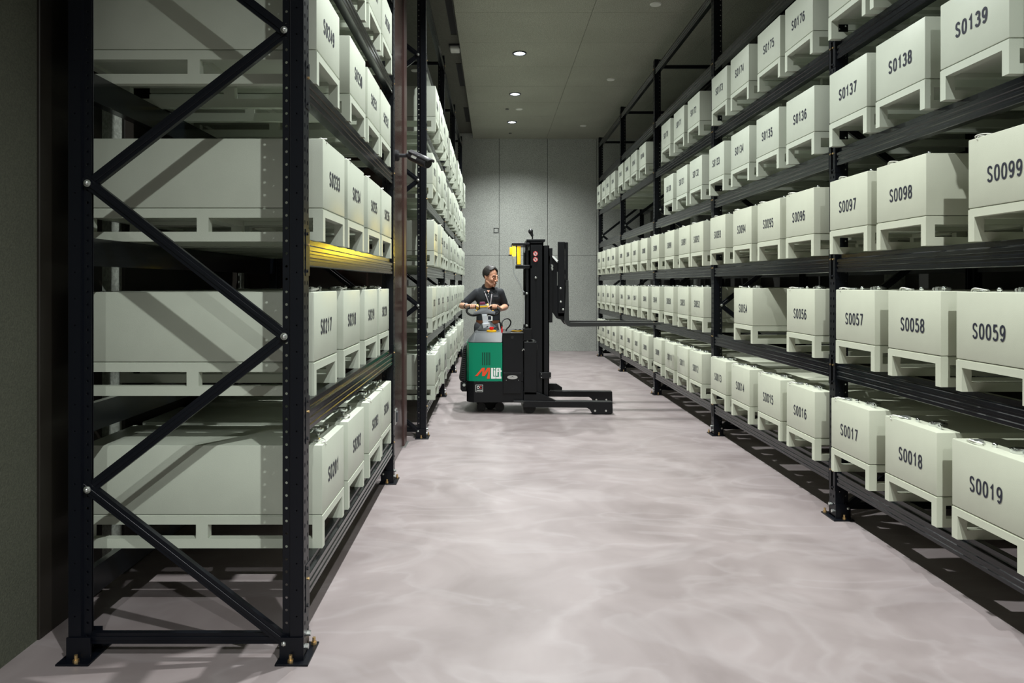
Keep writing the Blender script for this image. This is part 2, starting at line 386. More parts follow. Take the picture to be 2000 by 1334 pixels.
# post, local: aisle face at x=0 facing +x, body runs to -x; width along y (+-.045)
mb = MB()
holes_strip(mb, -.040, .040, 0, .02, RH, 2, .05, .006, 'y', aspect=1.8)            # slotted aisle face
holes_strip(mb, -.052, -.001, -.043, .02, RH, 1, .107, .0035)                       # side web towards the camera
holes_strip(mb, -.052, -.001, .043, .02, RH, 1, .107, .0035)
holes_strip(mb, -.088, -.056, -.030, .02, RH, 1, .0525, .0058)                      # single rear flange: light shows through
mb.poly([(-.052,-.043,.02), (-.056,-.030,.02), (-.056,-.030,RH), (-.052,-.043,RH)])
mb.poly([(-.052,.043,.02), (-.058,.036,.02), (-.058,.036,RH), (-.052,.043,RH)])
mb.poly([(-.001,-.043,.02), (0,-.040,.02), (0,-.040,RH), (-.001,-.043,RH)])
mb.poly([(-.001,.043,.02), (0,.040,.02), (0,.040,RH), (-.001,.043,RH)])
post_me = solidify(mb.mesh('upright_post', M['rack']), .0028)
plate_me = MB().box(-.105, .03, -.085, .105, 0, .008, .001).box(-.095, .004, -.052, -.046, 0, .10).box(-.09, -.0, .046, .052, 0, .10).mesh('base_plate', M['rack'])
anchor_me = MB().cyl((0,0,.008), (0,0,.038), .007, n=10).cyl((0,0,.008), (0,0,.02), .012, n=6).mesh('anchor_bolt', M['brass'])
bolt_me = MB().cyl((0,-.02,0), (0,.0,0), .0105, n=6).cyl((0,-.012,0), (0,-.009,0), .015, n=14).ell((0,-.02,0), (.009,.006,.009), n=6).mesh('bolt', M['zinc'], True)
footbolt_me = MB().cyl((.0,0,0), (.016,0,0), .011, n=6).mesh('foot_bolt', M['zinc'])
# brace segment: C channel of unit length along +x
def brace_mesh(L):
    mb = MB(); w2 = .0225
    mb.box(0, L, -.002, 0, -w2, w2).box(0, L, 0, .022, w2-.003, w2).box(0, L, 0, .022, -w2, -w2+.003)
    mb.box(0, L, -.006, -.002, -w2*.35, w2*.35, .001)
    return mb.mesh('diagonal_brace', M['rack'])
DZ = .630; FD = .965                      # frame depth
XI0, XI1 = -.078, -FD+.078
bl = math.hypot(XI1-XI0, DZ); brace_me = brace_mesh(bl+.03); hor_me = brace_mesh(abs(XI1-XI0)+.03)
# beam of unit bay, local: length along y from 0..L, aisle face at x=0 facing +x, top at z=0
def beam_mesh(L):
    pr = [(-.003,-.118), (0,-.115), (0,-.098), (-.004,-.094), (-.004,-.084), (0,-.080), (0,-.068), (-.004,-.064), (-.004,-.054), (0,-.050), (0,-.034), (-.003,-.031), (-.014,-.028), (-.016,-.025), (-.016,-.002), (-.018,0), (-.05,0), (-.05,-.118)]
    return MB().prism(pr, .046, L-.046, 'y').mesh('beam', M['beam'])
connector_me = MB().box(-.03, .004, .040, .047, -.16, .035, .001).box(.001, .004, -.012, .046, -.16, .035).cyl((.004,.012,.015), (.009,.012,.015), .007, n=6).cyl((.004,.012,-.14), (.009,.012,-.14), .007, n=6).mesh('beam_connector', M['rack'])
cbolt_me = MB().cyl((.004,.018,.0), (.010,.018,.0), .006, n=6).mesh('safety_pin', M['brass'])

def make_rack(xf, side, ys, label, levels):
    """side=+1: aisle face looks to +x (left racks); side=-1: right rack"""
    r = thing('pallet_rack', label, 'rack', (xf, ys[0], 0))
    def put(name, me, parent, loc, rot=(0,0,0), sc=(1,1,1)):
        o = link(name, me, parent, loc); o.rotation_euler = rot; o.scale = sc; return o
    for yi in ys:
        ly = yi-ys[0]
        fr = [] 
        for back in (0, 1):
            # mirrored in x by scale so the camera-side flange stays towards -y
            sx = side*(-1 if back else 1); lx = -side*FD*back
            p = put('upright_post', post_me, r, (lx, ly, 0), sc=(sx, 1, 1))
            put('base_plate', plate_me, p, (0,0,0)); put('anchor_bolt', anchor_me, p, (-.045,-.067,0)); put('anchor_bolt', anchor_me, p, (.014,.08,0)); put('foot_bolt', footbolt_me, p, (0,-.02,.05)); put('foot_bolt', footbolt_me, p, (0,.02,.085))
            fr.append(p)
        z = .075; k = 0
        ang = math.atan2(DZ, abs(XI1-XI0))
        while z+DZ < RH-.05:
            # k even rises from the aisle post to the back post
            if k % 2 == 0: x0, a = XI0*side, (PI-ang if side > 0 else ang)
            else: x0, a = XI1*side, (ang if side > 0 else PI-ang)
            b = put('diagonal_brace', brace_me, r, (x0, ly-.030+(.003 if k % 2 else -.004), z), (0, -a, 0))
            z += DZ; k += 1
        for zz in (.085, 4.60): put('horizontal_brace', hor_me, r, (XI1*side if side > 0 else XI0*side, ly-.024, zz))
        z = .075; k = 0
        while z < RH-.05:
            put('bolt', bolt_me, fr[k % 2], (XI0, -.034, z)); z += DZ; k += 1
    for y0, y1 in zip(ys, ys[1:]):
        bm_ = beam_cache.setdefault(round(y1-y0, 3), None) or beam_mesh(y1-y0); beam_cache[round(y1-y0, 3)] = bm_
        for z in levels:
            for back in (0, 1):
                sx = side*(-1 if back else 1); lx = -side*(FD*back) + (-side*.002 if not back else side*.002)
                b = put('beam', bm_, r, (lx, y0-ys[0], z), sc=(sx, 1, 1))
                if not back:
                    L = y1-y0
                    c = put('beam_connector', connector_me, b, (.002, 0, 0)); c2 = put('beam_connector', connector_me, b, (.002, L, 0), sc=(1,-1,1))
                    put('safety_pin', cbolt_me, b, (.002, 0, -.03)); put('safety_pin', cbolt_me, b, (.002, L, -.03), sc=(1,-1,1))
    return r
beam_cache = {}
RY = [2.06, 4.765, 7.38, 10.08, 12.76, 15.42]; RX = 2.25
L1Y = [2.99, 5.62]; L1X = -.785
L2Y = [7.24, 9.92, 12.6, 15.3]; L2X = -.685
make_rack(RX, -1, RY, 'long tall black steel rack along the right side of the aisle', LEV[:6]+[4.60])
make_rack(L1X, 1, L1Y, 'near black steel rack at the left front with its braced end frame facing us', LEV[:5]+[3.845])
make_rack(L2X, 1, L2Y, 'black steel rack on the left beyond the brown pier', LEV[:6]+[4.60])

# ------------------------------------------------------------------ storage boxes
BW, BD, BH = .47, 1.10, .47
def box_meshes(m):
    h = BW/2
    body = MB().box(-h, h, 0, BD, .1535, BH, .005, 2).mesh('body', m, True)
    b = MB()
    for s in (-1, 1):
        x0, x1 = sorted((s*h, s*(h-.042)))
        # side rail with two fork windows: one bevelled outline per bar
        b.box(x0, x1, 0, BD, .108, .1465)
        b.box(x0, x1, 0, BD, 0, .044)
        for a, c in ((0, .046), (BD/2-.027, BD/2+.027), (BD-.046, BD)): b.box(x0, x1, a, c, .044, .108)
    b.box(-h+.042, h-.042, .0, .04, .112, .1465).box(-h+.042, h-.042, BD-.04, BD, .112, .1465)
    b.box(-h+.042, h-.042, .04, BD-.04, .128, .146).box(-h+.042, h-.042, BD/2-.04, BD/2+.04, .10, .14)
    b.box(-h+.004, h-.004, .004, BD-.004, .146, .151)
    base = b.mesh('skid_base', m)
    return body, base
BOXM = {'green': box_meshes(M['paint_green']), 'beige': box_meshes(M['paint_beige'])}
cap_me = MB().cyl((.07,.11,BH), (.07,.11,BH+.018), .044, n=24, bev=.003).cyl((.07,.11,BH+.018), (.07,.11,BH+.022), .03, n=16).mesh('filler_cap', M['chrome'], True)
knob_me = MB().cyl((0,0,BH), (0,0,BH+.014), .009, n=12).ell((0,0,BH+.015), .011, n=6).mesh('lid_knob', M['chrome'], True)
latch_me = MB().box(-.19, -.10, .05, .07, BH, BH+.008, .002).box(-.165, -.13, .035, .085, BH+.002, BH+.012, .002).mesh('latch', M['zinc'])
seal_me = MB().tube([(-.20,.012,BH+.004), (-.18,-.003,BH+.008), (-.16,.01,BH+.013), (-.13,.03,BH+.008), (-.16,.045,BH+.004), (-.19,.02,BH+.010), (-.17,-.004,BH-.010)], .0028, 6).mesh('wire_seal', M['wire'], True)
seal2_me = MB().tube([(-.17,.03,BH+.004), (-.12,.012,BH+.016), (-.07,.03,BH+.008), (-.12,.06,BH+.005), (-.15,.02,BH+.012), (-.10,.02,BH+.010)], .003, 6).mesh('wire_seal', M['wire'], True)
ORD = ['first', 'second', 'third', 'fourth', 'fifth', 'sixth']
def storage_box(num, xf, side, yfar_or_near, z, level, where, kind, font, detail=True):
    """xf: x of the number face; side +1 looks to +x, -1 to -x. y: edge nearest the camera"""
    tag_ = 'S%04d' % num
    yc = yfar_or_near+BW/2
    r = thing('storage_box', 'pale %s steel skid box marked %s, %s shelf up, %s' % ('green-grey' if kind == 'green' else 'beige-grey', tag_, ORD[level], where), 'storage box',
              (xf, yc, z), PI/2 if side > 0 else -PI/2, 'skid boxes on the ' + where.split(',')[0])
    body, base = BOXM[kind]
    link('body', body, r); link('skid_base', base, r)
    if font == 'h': me = stroke_text(tag_, 'number', M['ink'], .073, .52, .165, .115); zz = .305
    else: me = stroke_text(tag_, 'number', M['ink'], .073, .49, .135, .12); zz = .292
    link('number', me, r, (random.uniform(-.012,.012), -.0012, zz))
    if level <= 2:
        link('filler_cap', cap_me, r); link('lid_knob', knob_me, r, (.15,.07,0)); link('lid_knob', knob_me, r, (-.04,.07,-.004)); link('latch', latch_me, r)
        link('wire_seal', random.choice((seal_me, seal2_me)), r)
    return r
# right rack: far edge y of each box, by level; number starts of every level
RXB = 2.19
def R(px): return RXB*F/(px-CX)
right = {
 0: {20: R(2055), 19: R(1861), 18: R(1728), 17: R(1625), 16: R(1537), 15: R(1479), 14: R(1428), 13: R(1388), 12: R(1347.5), 11: R(1322.5), 10: R(1298.5), 9: R(1276),
     8: 10.62, 7: 11.28, 6: 11.92, 5: 12.53, 4: 13.35, 3: 13.98, 2: 14.62, 1: 15.25},
 1: {60: R(2075), 59: R(1865), 58: R(1735), 57: R(1632), 56: R(1535), 54: R(1434.5), 52: R(1350), 51: R(1324.5), 50: R(1297), 49: R(1272),
     48: 10.66, 47: 11.36, 46: 11.92, 45: 12.55, 44: 13.45, 43: 14.0, 42: 14.6, 41: 15.22},
 2: {100: R(2100)+.05, 99: R(1890), 98: R(1712), 97: R(1621), 96: R(1534.5), 95: R(1478), 94: R(1432), 93: R(1387), 92: R(1349), 91: R(1325.5), 90: R(1297.5), 89: R(1272.5),
     88: 10.72, 87: 11.38, 86: 11.98, 85: 12.58, 84: 13.4, 83: 13.98, 82: 14.6, 81: 15.22},
 3: {140: R(2040), 139: R(1837), 138: R(1709), 137: R(1618.5), 136: R(1534.5), 135: R(1478), 134: R(1428), 133: R(1386), 132: R(1347.5), 131: R(1320.5), 130: R(1296)},
 4: {180: 2.82, 179: 3.50, 178: R(1700), 177: 4.70, 176: R(1532), 175: R(1479), 174: R(1428), 173: R(1389), 172: R(1342.5), 171: R(1316.5), 170: R(1292),
     168: 10.85, 167: 11.48, 166: 12.05, 165: 12.62, 164: 13.5, 163: 14.05, 162: 14.62, 161: 15.25},
}
for lv, d in right.items():
    for num, yf in d.items():
        storage_box(num, RXB+random.uniform(-.006,.006), -1, yf-BW, LEV[lv], lv, 'right rack', 'beige' if lv < 3 else 'green', 'm' if lv < 3 else 'h')
left1 = {0: (-.78, (3.27, 3.83, 4.45, 4.99), 201), 1: (-.815, (3.24, 3.87, 4.50, 5.07), 217), 2: (-.78, (3.27, 3.81, 4.42, 4.98), 233), 3: (-.79, (3.2, 3.93, 4.5, 5.02), 249), 4: (-.78, (3.3, 3.9, 4.45, 5.0), 265)}
for lv, (xf, yy, n0) in left1.items():
    for i, y in enumerate(yy): storage_box(n0+i, xf+random.uniform(-.004,.004), 1, y, LEV[lv], lv, 'near left rack', 'green', 'h')
for lv in range(5):
    n = 205+16*lv
    for b, y0 in enumerate(L2Y[:3]):
        for i in range(4):
            yy = y0+.22+i*.6+random.uniform(-.03,.03)
            xx = -.62+random.uniform(-.025,.02)
            storage_box(n, xx, 1, yy, LEV[lv], lv, 'left rack beyond the brown pier', 'green', 'h'); n += 1

# ------------------------------------------------------------------ electric stacker
M['green'] = mat('green enamel panel', (.0,.225,.12), .4, spec=.35)
M['orange'] = mat('orange red decal', (.80,.07,.015), .4)
M['white'] = mat('white decal', (.8,.82,.8), .4)
M['red'] = mat('red plastic', (.6,.01,.012), .35)
M['yellow'] = mat('yellow plastic', (.75,.42,.01), .4)
M['chassis'] = mat('black powder coat', (.0035,.004,.0055), .42, spec=.32, noise=.3, nscale=5)
M['mast'] = mat('black mast steel', (.004,.0045,.006), .38, spec=.32)
M['cover'] = mat('charcoal moulded cover', (.055,.06,.065), .5, bump=.1, bscale=300)
M['grey_plastic'] = mat('mid grey plastic', (.17,.18,.20), .45)
M['silver'] = mat('pale painted arm', (.52,.54,.58), .35, metal=.2)
M['fork'] = mat('worn fork steel', (.035,.037,.037), .33, metal=.3)
M['rubber'] = mat('black rubber', (.01,.01,.01), .7)
M['clear'] = mat('clear guard sheet', (.92,.95,.92), .05, trans=1.0)
M['beacon'] = mat('lit yellow beacon lens', (.9,.6,.02), .3, emit=(1,.72,.02), es=5)
M['amber'] = mat('amber lens', (.9,.55,.02), .3, emit=(1,.62,.02), es=.7)
def G(cx, cy, Y): return P(880+cx/3.335, 420+cy/3.335, Y)
def gx(cx, Y): return G(cx, 0, Y).x
def gz(cy, Y): return G(0, cy, Y).z
def GP(mb, pts, y0, y1, bev=0, Y=None):
    q = [G(a, b, Y or y0) for a, b in pts]; return mb.prism([(v.x, v.z) for v in q], y0, y1, 'y', bev)
def GB(mb, x0, x1, ty, by, y0, y1, bev=0, Y=None):
    Y = Y or y0; return mb.box(gx(x0, Y), gx(x1, Y), y0, y1, gz(by, Y), gz(ty, Y), bev, 2)
st = thing('electric_stacker', 'green and black walk-behind electric stacker standing across the aisle, forks to the right', 'stacker', (.2, 9.0, 0))
N0, N1 = 8.55, 9.27
XA, XB, XC = gx(104, 8.62), gx(337, N0), gx(475, N0)
plan = [(XB, N0), (XA+.09, N0), (XA+.03, N0+.03), (XA, N0+.10), (XA, N1-.10), (XA+.03, N1-.03), (XA+.09, N1), (XB, N1)]
gp = MB().prism(plan, gz(1083, N0), gz(833, N0), 'z').build('side_panel', M['green'], st, True); gp['label'] = 'green side panel'
plan2 = [(XC, N0+.004), (XA+.09, N0+.004), (XA+.03, N0+.035), (XA, N0+.10), (XA, N1-.10), (XA+.03, N1-.03), (XA+.09, N1), (XC, N1)]
ch = MB().prism(plan2, gz(1222, N0), gz(1084, N0), 'z', .006).build('chassis', M['chassis'], st)
# moulded cover that tapers to the top
t_ = bmesh.new(); lo = [(a, b, gz(833, N0)) for a, b in plan]; hi = [(max(a, XA+.02) + (.085 if a < XA+.1 else 0)*(1-(a-XA)/.12 if a < XA+.1 else 0), b+(.10 if b < 8.9 else -.10), .968) for a, b in plan]
A = [t_.verts.new(p) for p in lo]; B = [t_.verts.new(p) for p in hi]
t_.faces.new(A[::-1]); t_.faces.new(B)
for i in range(len(A)): t_.faces.new((A[i], A[(i+1) % len(A)], B[(i+1) % len(A)], B[i]))
bmesh.ops.recalc_face_normals(t_, faces=t_.faces); bmesh.ops.bevel(t_, geom=t_.edges[:], offset=.010, segments=2, affect='EDGES')
mb = MB(); mb.add(t_); mb.build('top_cover', M['cover'], st, True)
for i in range(5):
    a = 206+i*11.8
    o = GB(MB(), a, a+4.5, 895, 978, N0-.003, N0+.001).build('vent_slot', M['vent'], gp)
# logo: a slanted orange M and white block lettering
z0, z1 = gz(1066, N0), gz(994, N0); X = lambda c: gx(c, N0)
def Q(c, d): v = G(c, d, N0); return (v.x, v.z)
GP(MB(), [(160,1049), (176,1049), (207,1013), (205,1049), (222,1049), (249,1010), (237,1066), (255,1066), (257,995), (240,995), (219,1027), (224,995), (207,995)], N0-.0035, N0-.001).build('logo_letter', M['orange'], gp)['label'] = 'orange slanted letter M'
def rects(rs, name, m, par, lab=None, y=N0):
    mb = MB()
    for a, b, c, d in rs: GB(mb, a, b, c, d, y-.0035, y-.001)
    o = mb.build(name, m, par)
    if lab: o['label'] = lab
for q, lab in (([(264,996),(277,996),(277,1052),(294,1052),(294,1066),(264,1066)], 'L'), ([(281,1012),(291,1012),(291,1048),(281,1048)], 'i'), ([(281,996),(291,996),(291,1006),(281,1006)], 'dot of the i'),
               ([(295,1004),(300,996),(313,996),(313,1006),(306,1006),(306,1013),(313,1013),(313,1023),(306,1023),(306,1048),(295,1048)], 'f'),
               ([(297,1054),(315,1054),(315,996),(326,996),(326,1012),(333,1012),(333,1022),(326,1022),(326,1052),(331,1052),(331,1066),(297,1066)], 't')):
    GP(MB(), q, N0-.0035, N0-.001).build('logo_letter', M['white'], gp)['label'] = 'white block letter '+lab
# small square maker plate low on the chassis
pl_ = rects([(163,211,1106,1152)], 'maker_plate', M['white'], ch) or [o for o in ch.children if o.name.startswith('maker_plate')][0]
mb = MB(); GB(mb, 165, 209, 1108, 1150, N0-.0045, N0-.003); mb.build('maker_plate_field', M['black_plastic'], ch)
for c, mt, nm in ((180, 'white', 'O'), (198, 'red', 'C')):
    pts = [Vector((gx(c, N0)+.0135*math.cos(a), N0-.006, gz(1122, N0)+.0135*math.sin(a))) for a in [math.radians(50+k*26) for k in range(11 if nm == 'C' else 14)]]
    MB().tube(pts, .0035, 6, closed=(nm == 'O')).build('maker_letter', M[mt], ch)
mb = MB()
for k in range(7): GB(mb, 170+k*5.2, 173.5+k*5.2, 1139, 1145, N0-.006, N0-.004)
mb.build('maker_word', M['white'], ch)
# battery box with its lower door
bb = GB(MB(), 340, 474, 772, 1084, N0-.01, N1-.02, .006).build('battery_box', M['chassis'], st)
GB(MB(), 338, 476, 768, 774, N0-.014, N1-.02, .002).build('lid_edge', M['mast'], bb)
MB().cyl(G(402, 797, N0-.012), G(402, 797, N0-.002), .018, n=20).build('latch_hole', M['vent'], bb, True)
dr = GB(MB(), 343, 460, 1027, 1162, N0-.016, N0+.01, .003).build('service_door', M['chassis'], st)
pts = [(403+34*math.cos(2*PI*k/28), 1057+13*math.sin(2*PI*k/28)) for k in range(28)]
GP(MB(), pts, N0-.02, N0-.014).build('oval_plate', M['zinc'], dr)
GP(MB(), [(385,1059), (403,1050), (421,1059), (403,1054)], N0-.022, N0-.019).build('oval_mark', M['grey_metal'], dr)
for c in (363, 444): MB().cyl(G(c, 1076, N0-.019), G(c, 1076, N0-.01), .004, n=8).build('screw', M['zinc'], dr)
# motor tower beside the mast
tw = GB(MB(), 478, 562, 826, 1172, N0-.02, N0+.25, .006).build('pump_tower', M['chassis'], st)
GB(MB(), 474, 530, 741, 818, N0, N0+.2, .004).build('pump_cover', M['chassis'], st)
for a in (500, 540): MB().cyl(G(a, 828, N0+.02), G(a, 816, N0+.02), .014, n=12).build('hose_fitting', M['zinc'], tw)
MB().tube([G(505,818,N0+.02), G(530,812,N0), G(553,822,N0-.01), G(564,850,N0-.01), G(560,880,N0)], .005, 8).build('hose', M['fork'], tw, True)
MB().tube([G(466,885,N0-.01), G(475,873,N0-.02), G(483,885,N0-.01)], .006, 8).build('hook', M['zinc'], st, True)
# mast: outer and inner channels on both sides, cross members, lift cylinder
def channel(mb, x0, x1, y0, y1, z0, z1, open_to):
    t = .012
    if open_to > 0: mb.box(x0, x1, y0, y0+t, z0, z1)
    else: mb.box(x0, x1, y1-t, y1, z0, z1)
    mb.box(x0, x0+t, y0, y1, z0, z1).box(x1-t, x1, y0, y1, z0, z1)
    return mb
mz = 2.055
for y0, o_ in ((8.60, 1), (9.16, -1)):
    mo = channel(MB(), gx(515, 8.6), gx(603, 8.6), y0, y0+.07, .20, mz, o_).build('outer_mast', M['mast'], st)
    channel(MB(), gx(603, 8.6), gx(643, 8.6), y0+.012*o_, y0+.012*o_+.06, .20, mz-.04, o_).build('inner_mast', M['mast'], st)
    channel(MB(), gx(486, 8.6), gx(515, 8.6), y0+.02*o_, y0+.02*o_+.05, .9, mz-.10, o_).build('mast_flange', M['mast'], st)
for zz in (.30, 1.0, 2.0): MB().box(gx(520, 8.6), gx(600, 8.6), 8.66, 9.18, zz-.03, zz+.03, .004).build('mast_crossbar', M['mast'], st)
MB().cyl((gx(590, 8.9), 8.90, .25), (gx(590, 8.9), 8.90, 1.15), .035, n=20).build('lift_cylinder', M['mast'], st, True)
MB().cyl((gx(590, 8.9), 8.90, 1.15), (gx(590, 8.9), 8.90, 1.98), .02, n=16).build('lift_piston', M['fork'], st, True)
GB(MB(), 495, 617, 157, 172, 8.62, 9.2, .003).build('mast_cap', M['mast'], st)
GB(MB(), 582, 655, 1026, 1066, 8.57, 8.62, .004).build('mast_bracket', M['mast'], st)
for a, b in ((592,1035), (592,1058), (555,408), (497,510), (497,720), (717,477), (718,565), (733,615), (648,1060)):
    MB().cyl(G(a, b, 8.575), G(a, b, 8.60), .013, n=14).ell(G(a, b, 8.575), (.011,.006,.011), n=6).build('bolt', M['zinc'], st, True)
for zc in (510, 720): GB(MB(), 474, 500, zc-8, zc+12, 8.59, 8.63, .002).build('guard_clip', M['mast'], st)
# warning discs
for cy_, leg in ((252, 0), (290, 1)):
    c = G(553, cy_, 8.597)
    d = MB().cyl(c+Vector((0,0,0)), c+Vector((0,.0035,0)), .0285, n=28).build('warning_disc', M['white'], st, True); d['label'] = 'round white sticker with a red ring and bar'
    rg = MB().tube([c+Vector((.025*math.cos(a), -.001, .025*math.sin(a))) for a in [2*PI*k/16 for k in range(16)]], .0032, 6, True).build('red_ring', M['red'], d)
    MB().cyl(c+Vector((-.017,-.002,.017)), c+Vector((.017,-.002,-.017)), .0028, n=6).build('red_bar', M['red'], d)
    MB().cap(c+Vector((-.004,-.001,.012)), .004, c+Vector((-.004,-.001,-.008)), .0035, 8).cap(c+Vector((.007,-.001,.006)), .003, c+Vector((.007,-.001,-.013)), .003, 8).build('pictogram', M['ink'], d)
# overhead guard, clear sheet, beacon, top camera
og = GB(MB(), 400, 606, 181, 195, 8.60, 9.2, .004).build('guard_plate', M['mast'], st)
GB(MB(), 424, 532, 326, 349, 8.60, 8.72, .004).build('guard_bracket', M['mast'], st)
for a in (431, 478): GB(MB(), a-3, a+3, 195, 330, 8.62, 8.63).build('guard_rod', M['mast'], st)
GB(MB(), 486, 500, 195, 330, 8.66, 8.70).build('guard_rod', M['mast'], st)
pa = [(401,196), (412,372), (448,440), (472,495), (481,520), (481,735)]
strip = pa+[(a+5, b) for a, b in pa[::-1]]
GP(MB(), strip, 8.64, 9.14).build('clear_guard', M['clear'], st)
MB().tube([G(a, b, 8.64) for a, b in pa], .0035, 6).build('guard_edge', M['silver'], st, True)
be = MB().cyl(G(414, 268, 8.62), G(414, 206, 8.62), .021, .021, n=20, bev=.005).build('beacon', M['beacon'], st, True); be['label'] = 'lit yellow beacon'
MB().cyl(G(445, 326, 8.66), G(445, 205, 8.66), .022, n=20).build('beacon_column', M['amber'], st, True)
MB().cyl(G(445, 333, 8.64), G(445, 322, 8.64), .03, n=20).build('beacon_base', M['black_plastic'], be, True)
MB().box(gx(385, 8.6), gx(402, 8.6), 8.585, 8.64, gz(258, 8.6), gz(208, 8.6), .008, 2).build('amber_lamp', M['amber'], st, True)
GB(MB(), 378, 396, 258, 266, 8.58, 8.62, .002).build('amber_lamp_bracket', M['black_plastic'], st)
bl_ = bpy.data.lights.new('beacon_light', 'SPOT'); bl_.spot_size = math.radians(85); bl_.spot_blend = .8; bl_.energy = BEACON_W; bl_.color = (1, .72, .03); bl_.shadow_soft_size = .04
bo = bpy.data.objects.new('beacon_light', bl_); COL.objects.link(bo); bo.parent = st; bo.location = G(380, 232, 8.555)-st.location; bo.rotation_euler = Vector((-.7,-1,0)).to_track_quat('-Z', 'Y').to_euler()
MB().ell(G(522, 107, 8.75), (.03,.03,.034), n=10).cyl(G(524, 112, 8.75), G(533, 138, 8.75), .022, .016, n=14).cyl(G(533, 136, 8.75), G(533, 160, 8.75), .008, n=10).build('mast_camera', M['black_plastic'], st, True)
# fork carriage, load backrest, two forks
cr = GP(MB(), [(640,250), (652,255), (702,315), (702,440), (748,640), (745,690), (690,672), (662,630), (640,560)], 8.70, 8.74, .003).build('carriage_plate', M['mast'], st)
GP(MB(), [(640,250), (652,255), (702,315), (702,440), (748,640), (745,690), (690,672), (662,630), (640,560)], 8.98, 9.02, .003, Y=8.98).build('carriage_plate', M['mast'], st)
GB(MB(), 640, 664, 215, 700, 8.66, 8.72, .003).build('carriage_roller_box', M['mast'], st)
for a, b in ((460, 520), (600, 660)): GB(MB(), 700, 745, a, b, 8.70, 9.16, .003, Y=8.7).build('carriage_bar', M['mast'], st)
MB().prism([(v.x, v.z) for v in (G(652,263,8.69), G(672,268,8.69), G(700,298,8.69), (G(690,306,8.69)))], 8.66, 8.69).build('chain_plate', M['white'], st)
GP(MB(), [(636,262), (648,268), (645,320), (638,322)], 8.66, 8.70).build('chain_guard', M['yellow'], st)
for k in range(2): MB().cyl(G(657, 333+k*18, 8.66), G(657, 333+k*18, 8.70), .022, n=16).build('pulley_nut', M['zinc'], st, True)
MB().cyl(G(696, 370, 8.68), G(696, 460, 8.68), .006, n=8).build('latch_rod', M['zinc'], st, True)
br = GB(MB(), 700, 745, 173, 640, 8.66, 8.72, .008).build('backrest_post', M['mast'], st)
GB(MB(), 704, 745, 185, 640, 9.10, 9.16, .008, Y=9.10).build('backrest_post', M['mast'], st)
for a, b in ((178, 215), (355, 385)): GB(MB(), 735, 764, a, b, 8.68, 9.18, .004, Y=8.68).build('backrest_bar', M['mast'], st)
MB().box(gx(745, 8.7), gx(764, 8.7), 8.67, 8.70, gz(440, 8.7), gz(178, 8.7), .003).build('backrest_strip', M['mast'], st)
for y0 in (8.66, 9.08):
    mb = MB(); Yr = 8.66
    q = [(754,425), (769,425), (771,660), (773,690), (781,700), (1360,703), (1375,709), (1368,714), (1240,722), (780,728), (762,722), (746,702), (740,680)]
    GP(mb, q, y0, y0+.12, .002, Y=Yr); mb.build('fork', M['fork'], st)
# straddle legs
q = [(475,1210), (1055,1218), (1057,1288), (1045,1297), (925,1296), (908,1268), (888,1256), (475,1252)]
ln = GP(MB(), q, 8.515, 8.625, .004).build('straddle_leg', M['chassis'], st)
q2 = [(475,1225), (1050,1225), (1052,1290), (1042,1297), (925,1296), (908,1268), (888,1256), (475,1256)]
q2 = [(a+(72 if a > 600 else 0), b) for a, b in q]
lf = GP(MB(), q2, 9.33, 9.44, .004, Y=8.515).build('straddle_leg', M['chassis'], st)
for l, y0 in ((ln, 8.515), (lf, 9.33)):
    for c in (941, 1012):
        x_ = gx(c+(72 if y0 > 9 else 0), 8.515)
        MB().cyl((x_, y0+.02, .041), (x_, y0+.09, .041), .041, n=24).build('load_wheel', M['rubber'], l, True)
        MB().cyl((x_, y0-.006, .046), (x_, y0+.004, .046), .012, n=12).build('axle_bolt', M['zinc'], l, True)
GP(MB(), [(476,1152), (560,1155), (590,1165), (690,1212), (476,1212)], 8.53, 8.60, .003).build('leg_gusset', M['chassis'], st)
GP(MB(), [(476,1152), (560,1155), (590,1165), (690,1212), (476,1212)], 9.36, 9.42, .003, Y=8.53).build('leg_gusset', M['chassis'], st)
GP(MB(), [(560,1095), (690,1100), (727,1124), (727,1140), (560,1140)], 9.36, 9.42, .003).build('leg_gusset', M['chassis'], st)
GB(MB(), 412, 480, 1212, 1222, 8.50, 8.6).build('side_step', M['fork'], st)
MB().box(gx(475, 8.6), gx(560, 8.6), 8.60, 9.38, .10, .30, .004).build('base_crossmember', M['chassis'], st)
for c, r_, y0, wd in ((200, .055, 8.72, .05), (320, .055, 8.72, .05), (515, .075, 8.60, .06), (200, .055, 9.1, .05), (258, .09, 8.9, .08)):
    MB().cyl((gx(c, y0), y0, r_), (gx(c, y0), y0+wd, r_), r_, n=28).build('wheel', M['rubber'], st, True)
    if r_ < .07: MB().box(gx(c, y0)-.03, gx(c, y0)+.03, y0+.01, y0+.04, r_, .17).build('castor_fork', M['chassis'], st)
# ribbed rear pad and its foot
rp = GP(MB(), [(103,846), (88,850), (78,880), (60,1020), (54,1060), (62,1080), (103,1094)], 8.72, 9.12, .012).build('rear_pad', M['rubber'], st, True)
for k in range(16): GB(MB(), 88-k*1.4, 99-k*.9, 868+k*13, 874+k*13, 8.705, 8.73, .001, Y=8.7).build('pad_rib', M['black_plastic'], rp)
rb = GP(MB(), [(64,1090), (105,1090), (105,1150), (75,1150), (64,1135)], 8.70, 8.78, .004).build('rear_bracket', M['chassis'], st)
MB().cyl(G(88,1107,8.68), G(88,1107,8.71), .018, n=14).build('bracket_bolt', M['zinc'], rb, True)
